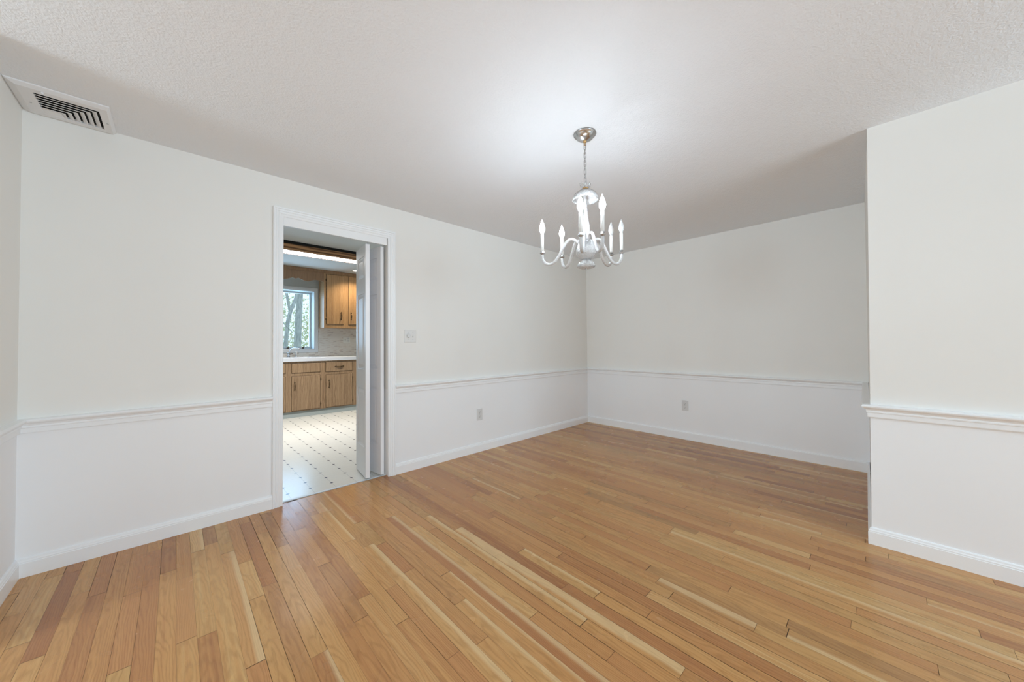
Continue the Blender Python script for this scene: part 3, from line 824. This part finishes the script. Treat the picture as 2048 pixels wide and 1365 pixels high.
def base_unit(name, label, x0, x1, doors, drawers):
    root = thing(name, (0.5 * (x0 + x1), CF, 0.0), label, 'cabinet')
    mb = MB(); mb.box(x0 + 0.0005, x1 - 0.0005, CF, KW - 0.01, 0.095, 0.903)
    mb.box(x0 + 0.0005, x1 - 0.0005, CF + 0.06, KW - 0.01, 0.0005, 0.095)
    mb.build('carcass', root, 'oak_cabinet')
    for (a, b_, z0, z1, hx) in doors:
        d = slab(a, b_, z0, z1, CF, 'oak_cabinet').build('door', root)
        if hx is not None: pull(d, hx, 0.502, CF - 0.0135, True)
        hs = b_ + 0.003 if (hx is not None and hx < 0.5 * (a + b_)) else a - 0.003
        for z in (z0 + 0.07, z1 - 0.07): hinge(d, hs, z, CF, 1 if hs > b_ else -1)
    for (a, b_, z0, z1, hx) in drawers:
        d = slab(a, b_, z0, z1, CF, 'oak_cabinet').build('drawer_front', root)
        if hx is not None: pull(d, hx, 0.795, CF - 0.0135, False)
    return root


base_unit('sink_cabinet', 'oak sink base cabinet with two doors under the kitchen window', 0.80, 1.815,
          [(0.85, 1.268, 0.113, 0.664, 1.228), (1.357, 1.773, 0.113, 0.664, 1.397)], [(0.85, 1.268, 0.72, 0.872, None), (1.357, 1.773, 0.72, 0.872, None)])
base_unit('base_cabinet', 'oak base cabinet with a handled drawer right of the sink cabinet', 1.815, 2.345, [(1.862, 2.293, 0.111, 0.660, 1.91)], [(1.858, 2.293, 0.714, 0.872, 2.075)])
base_unit('base_cabinet', 'oak base cabinet hidden behind the folded door', 2.345, 2.95, [(2.39, 2.90, 0.111, 0.660, 2.45)], [(2.39, 2.90, 0.714, 0.872, 2.64)])
mb = MB(); mb.box(0.80, 2.95, CF + 0.02, CF + 0.028, 0.0, 0.094)
struct(mb, 'baseboard_kitchen', 'grey green vinyl toe kick under the oak base cabinets', 'toe kick', 'toe_kick_vinyl')

# countertop with sink cut-out
ctop = MB(); cy0, cy1, cz0, cz1 = CF - 0.03, KW - 0.009, 0.904, 0.958
sx0, sx1, sy0, sy1 = 0.93, 1.69, CF + 0.08, KW - 0.19
for (x0, x1, y0, y1) in ((0.78, sx0, cy0, cy1), (sx1, 2.97, cy0, cy1), (sx0, sx1, cy0, sy0), (sx0, sx1, sy1, cy1)): ctop.box(x0, x1, y0, y1, cz0, cz1)
tag(ctop.build('countertop', None, 'countertop_laminate'), 'white laminate countertop running over the oak base cabinets', 'countertop')
mb = MB(); sk = 0.012
rr = [rect(sx0 - 0.018, sx1 + 0.018, sy0 - 0.018, sy1 + 0.018, cz1 + 0.0005), rect(sx0 - 0.016, sx1 + 0.016, sy0 - 0.016, sy1 + 0.016, cz1 + 0.007),
      rect(sx0 + 0.004, sx1 - 0.004, sy0 + 0.004, sy1 - 0.004, cz1 + 0.006), rect(sx0 + 0.02, sx1 - 0.02, sy0 + 0.02, sy1 - 0.02, 0.906)]
mb.loft(rr, caps=False, smooth=False); mb.prism(rect(sx0 + 0.02, sx1 - 0.02, sy0 + 0.02, sy1 - 0.02, 0.905), (0, 0, 0.002))
tag(mb.build('sink', None, 'countertop_laminate'), 'white drop in sink in the countertop under the window', 'sink')
fx, fy = 1.42, KW - 0.085
fa = thing('faucet', (fx, fy, cz1), 'chrome kitchen faucet standing in front of the window', 'faucet')
mb = MB(); mb.lathe([(0.0, cz1 + 0.012), (0.0275, cz1 + 0.011), (0.03, cz1 + 0.0005), (0.0, cz1)], (fx, fy, 0), 20); mb.lathe([(0.021, cz1 + 0.010), (0.021, cz1 + 0.075), (0.015, cz1 + 0.085), (0.0, cz1 + 0.087)], (fx, fy, 0), 20)
mb.build('body', fa, 'chrome')
mb = MB(); mb.tube([(fx, fy, cz1 + 0.07), (fx + 0.012, fy - 0.01, cz1 + 0.10), (fx + 0.035, fy - 0.03, cz1 + 0.145), (fx + 0.06, fy - 0.06, cz1 + 0.160), (fx + 0.10, fy - 0.11, cz1 + 0.155), (fx + 0.125, fy - 0.14, cz1 + 0.150), (fx + 0.128, fy - 0.145, cz1 + 0.135)],
                   [0.010, 0.010, 0.009, 0.010, 0.010, 0.011, 0.011], 10); mb.build('spout', fa, 'chrome')
mb = MB(); mb.tube([(fx, fy, cz1 + 0.055), (fx + 0.03, fy - 0.03, cz1 + 0.062), (fx + 0.055, fy - 0.055, cz1 + 0.066)], [0.012, 0.009, 0.007], 10); mb.build('lever', fa, 'bronze')
sp = thing('side_sprayer', (1.535, KW - 0.085, cz1), 'white side sprayer on the counter right of the faucet', 'sprayer')
mb = MB(); mb.lathe([(0.0, cz1), (0.022, cz1), (0.022, cz1 + 0.008), (0.014, cz1 + 0.018), (0.0, cz1 + 0.019)], (1.535, KW - 0.085, 0), 16); mb.build('base', sp, 'chrome')
mb = MB(); mb.lathe([(0.0, cz1 + 0.018), (0.012, cz1 + 0.019), (0.014, cz1 + 0.05), (0.018, cz1 + 0.085), (0.015, cz1 + 0.10), (0.0, cz1 + 0.104)], (1.535, KW - 0.085, 0), 16); mb.build('nozzle', sp, 'white_plastic')

# combination switch and outlet on the backsplash
o0 = (2.405, KW - 0.008, 1.267)
cs = thing('switch_outlet_plate', o0, 'ivory two gang plate with switch and outlet on the mosaic backsplash', 'outlet')
R = plate_matrix(o0, (1, 0), (0, -1))
mb = MB(); mb.box(-0.065, 0.065, 0, 0.006, -0.06, 0.06, 0.003, 2, R); mb.build('cover_plate', cs, 'ivory_plastic')
mb = MB(); mb.box(-0.035, -0.025, 0.005, 0.016, -0.012, 0.008, 0.001, 1, R); mb.build('toggle', cs, 'bronze')
for z in (-0.022, 0.022):
    mb = MB(); disc(mb, R, 0.017, 0.0055, 0.0085, 0.028, z); mb.build('socket', cs, 'grey_plastic')

# upper cabinet right of the window
uc = thing('upper_cabinet', (2.3, UF, 1.478), 'oak wall cabinet with two doors right of the window', 'cabinet')
mb = MB(); mb.box(1.917, 2.75, UF, KW - 0.001, 1.478, 2.455); mb.build('carcass', uc, 'oak_upper')
mb = MB(); mb.box(1.917, 2.75, UF - 0.014, UF + 0.3, 2.4555, 2.5095, 0.003, 1); mb.build('top_rail', uc, 'oak_valance')
for a, b_, hx, hs in ((1.958, 2.248, 2.204, -1), (2.336, 2.626, 2.381, 1)):
    d = slab(a, b_, 1.546, 2.438, UF, 'oak_upper', (a + 0.075, b_ - 0.075)).build('door', uc)
    pull(d, hx, 1.698, UF - 0.0135, True)
    xh = a - 0.003 if hs < 0 else b_ + 0.003
    for z in (1.546 + 0.085, 2.438 - 0.10): hinge(d, xh, z, UF, hs)
# scalloped valance over the window
va = thing('valance', (1.35, UF, 2.3), 'scalloped oak valance board above the kitchen window', 'valance')
SC = [(1.9165, 2.292), (1.909, 2.294), (1.86, 2.316), (1.824, 2.312), (1.80, 2.317), (1.76, 2.313), (1.724, 2.300), (1.678, 2.280), (1.637, 2.275), (1.60, 2.284), (1.57, 2.298), (1.518, 2.322), (1.495, 2.312), (1.471, 2.304), (1.45, 2.310),
      (1.426, 2.318), (1.40, 2.305), (1.375, 2.295), (1.34, 2.282), (1.308, 2.276)]
SC += [(2 * 1.308 - x, z) for x, z in reversed(SC[:-1])]
X0 = SC[-1][0]
mb = MB(); mb.prism([(1.9165, UF, 2.455)] + [(x, UF, z) for x, z in SC] + [(X0, UF, 2.455)], (0, 0.019, 0)); mb.build('board', va, 'oak_valance')
mb = MB(); mb.box(X0, 1.9165, UF - 0.014, UF + 0.03, 2.4555, 2.5095, 0.003, 1); mb.build('top_rail', va, 'oak_valance')

# fluorescent ceiling box with cedar sides
ly0, ly1, lx0, lx1 = 5.215, 5.465, 0.25, 2.15
lb = thing('ceiling_light_box', (1.2, 5.35, KH), 'long fluorescent ceiling fixture boxed in brown wood boards', 'light')
mb = MB(); mb.box(lx0 + 0.004, lx1 - 0.004, ly0 + 0.004, ly1 - 0.004, 2.472, KH - 0.0005); mb.build('shadow_gap', lb, 'shade_black')  # solid black box painted as the dark of the gap
mb = MB()
for q in ((lx0, lx1, ly0, ly0 + 0.016), (lx0, lx1, ly1 - 0.006, ly1), (lx0, lx0 + 0.016, ly0 + 0.016, ly1 - 0.006), (lx1 - 0.016, lx1, ly0 + 0.016, ly1 - 0.006)): mb.box(*q, 2.388, 2.4715)
mb.build('wood_side', lb, 'cedar_board')
mb = MB(); mb.box(lx0 + 0.017, lx1 - 0.017, ly0 + 0.0165, ly1 - 0.0065, 2.392, 2.398); mb.build('diffuser', lb, 'diffuser_lit')
area('tube_light', (1.2, 5.34, 2.384), (0, 0, -1), 1.85, 0.2, 38, (1.0, 0.975, 0.94), 116)
for x in (0.58, 0.655, 1.065, 1.14, 1.49, 1.565, 1.92):
    mb = MB(); mb.box(x - 0.004, x + 0.004, ly0 + 0.02, ly1 - 0.01, 2.389, 2.3915); mb.build('divider', lb, 'bronze')
rl = thing('recessed_light', (2.375, 6.53, KH), 'glowing recessed ceiling lamp in front of the wall cabinet', 'light')
mb = MB(); mb.lathe([(0.095, KH - 0.0005), (0.095, KH - 0.006), (0.076, KH - 0.010), (0.074, KH - 0.003), (0.074, KH - 0.0005)], (2.375, 6.53, 0), 28); mb.build('trim_ring', rl, 'white_plastic')
mb = MB(); mb.lathe([(0.0, KH - 0.002), (0.072, KH - 0.003), (0.072, KH - 0.007), (0.04, KH - 0.012), (0.0, KH - 0.013)], (2.375, 6.53, 0), 24); mb.build('lamp', rl, 'downlight_lit')
area('downlight', (2.375, 6.53, KH - 0.016), (0, 0, -1), 0.13, 0.13, 9, (1.0, 0.80, 0.52), 125)

# ------------------------------------------------------------------ outdoors
mb = MB(); mb.box(-30, 40, KW + 0.6, 60, -0.9, -0.6)
tag(mb.build('yard_ground', None, 'yard_ground'), 'leafy ground outside the kitchen window', 'ground', 'structure')


def spl(pts, n=6):
    out = []
    for i in range(len(pts) - 1):
        p0, p1, p2, p3 = pts[max(i - 1, 0)], pts[i], pts[i + 1], pts[min(i + 2, len(pts) - 1)]
        for k in range(n):
            t = k / n
            out.append(tuple(0.5 * (2 * b_ + (c - a) * t + (2 * a - 5 * b_ + 4 * c - d_) * t * t + (3 * b_ - a - 3 * c + d_) * t ** 3) for a, b_, c, d_ in zip(p0, p1, p2, p3)))
    out.append(tuple(pts[-1])); return out


t1 = thing('tree', (3.05, 14.0, -0.6), 'straight thick tree trunk filling the middle of the kitchen window', 'tree', 'trees outside the kitchen window')
mb = MB(); p = spl([(3.04, 14, -0.65), (3.055, 14, 0.6), (3.085, 14, 1.6), (3.125, 14, 2.6), (3.16, 14, 3.6), (3.2, 14.1, 5.5)]); mb.tube(p, [0.13 - 0.05 * i / len(p) for i in range(len(p))], 12); mb.build('trunk', t1, 'bark')
t2 = thing('tree', (2.68, 13.3, -0.6), 'forked thinner tree leaning left of the thick trunk', 'tree', 'trees outside the kitchen window')
s_ = 13.3 / 14
mb = MB(); p = spl([(2.69 * s_, 13.3, -0.65), (2.70 * s_, 13.3, 0.6), (2.73 * s_, 13.3, 1.3), (2.78 * s_, 13.3, 1.9), (2.86 * s_, 13.3, 2.28), (2.97 * s_, 13.35, 2.55), (3.08 * s_, 13.4, 3.0), (3.12 * s_, 13.5, 4.2)]); mb.tube(p, [0.068 - 0.025 * i / len(p) for i in range(len(p))], 10); mb.build('trunk', t2, 'bark')
mb = MB(); p = spl([(2.86 * s_, 13.3, 2.22), (2.80 * s_, 13.28, 2.5), (2.73 * s_, 13.25, 2.85), (2.64 * s_, 13.2, 3.3), (2.5 * s_, 13.1, 4.2)]); mb.tube(p, [0.045 - 0.015 * i / len(p) for i in range(len(p))], 8); mb.build('branch', t2, 'bark')
mb = MB(); p = spl([(2.5 * s_, 13.2, 2.2), (2.66 * s_, 13.2, 1.85), (2.8 * s_, 13.25, 1.72), (2.92 * s_, 13.3, 1.6)]); mb.tube(p, 0.012, 6); mb.build('branch', t2, 'bark')
random.seed(5)
bm = bmesh.new()
for k in range(5200):
    y = random.uniform(17, 26); cxx = y * random.uniform(0.10, 0.34); z = 1.16 + (y / 7.2) * (random.betavariate(1.4, 1.9) * 1.9 - 0.65)
    s = random.uniform(0.04, 0.10); nn = Vector((random.gauss(0, 1), random.gauss(0, 1), random.gauss(0, 1))).normalized(); t = nn.orthogonal().normalized(); q = nn.cross(t); c = Vector((cxx, y, z))
    bm.faces.new([bm.verts.new(c + t * s * a + q * s * b_ * 0.6) for a, b_ in ((-1, 0), (0, -1), (1, 0), (0, 1))])
me = bpy.data.meshes.new('foliage'); bm.to_mesh(me); bm.free(); me.materials.append(MATS['leaf'])
fo = bpy.data.objects.new('foliage', me); COL.objects.link(fo)
tag(fo, 'pale sunlit leaves behind the trunks outside the kitchen window', 'foliage', 'stuff')
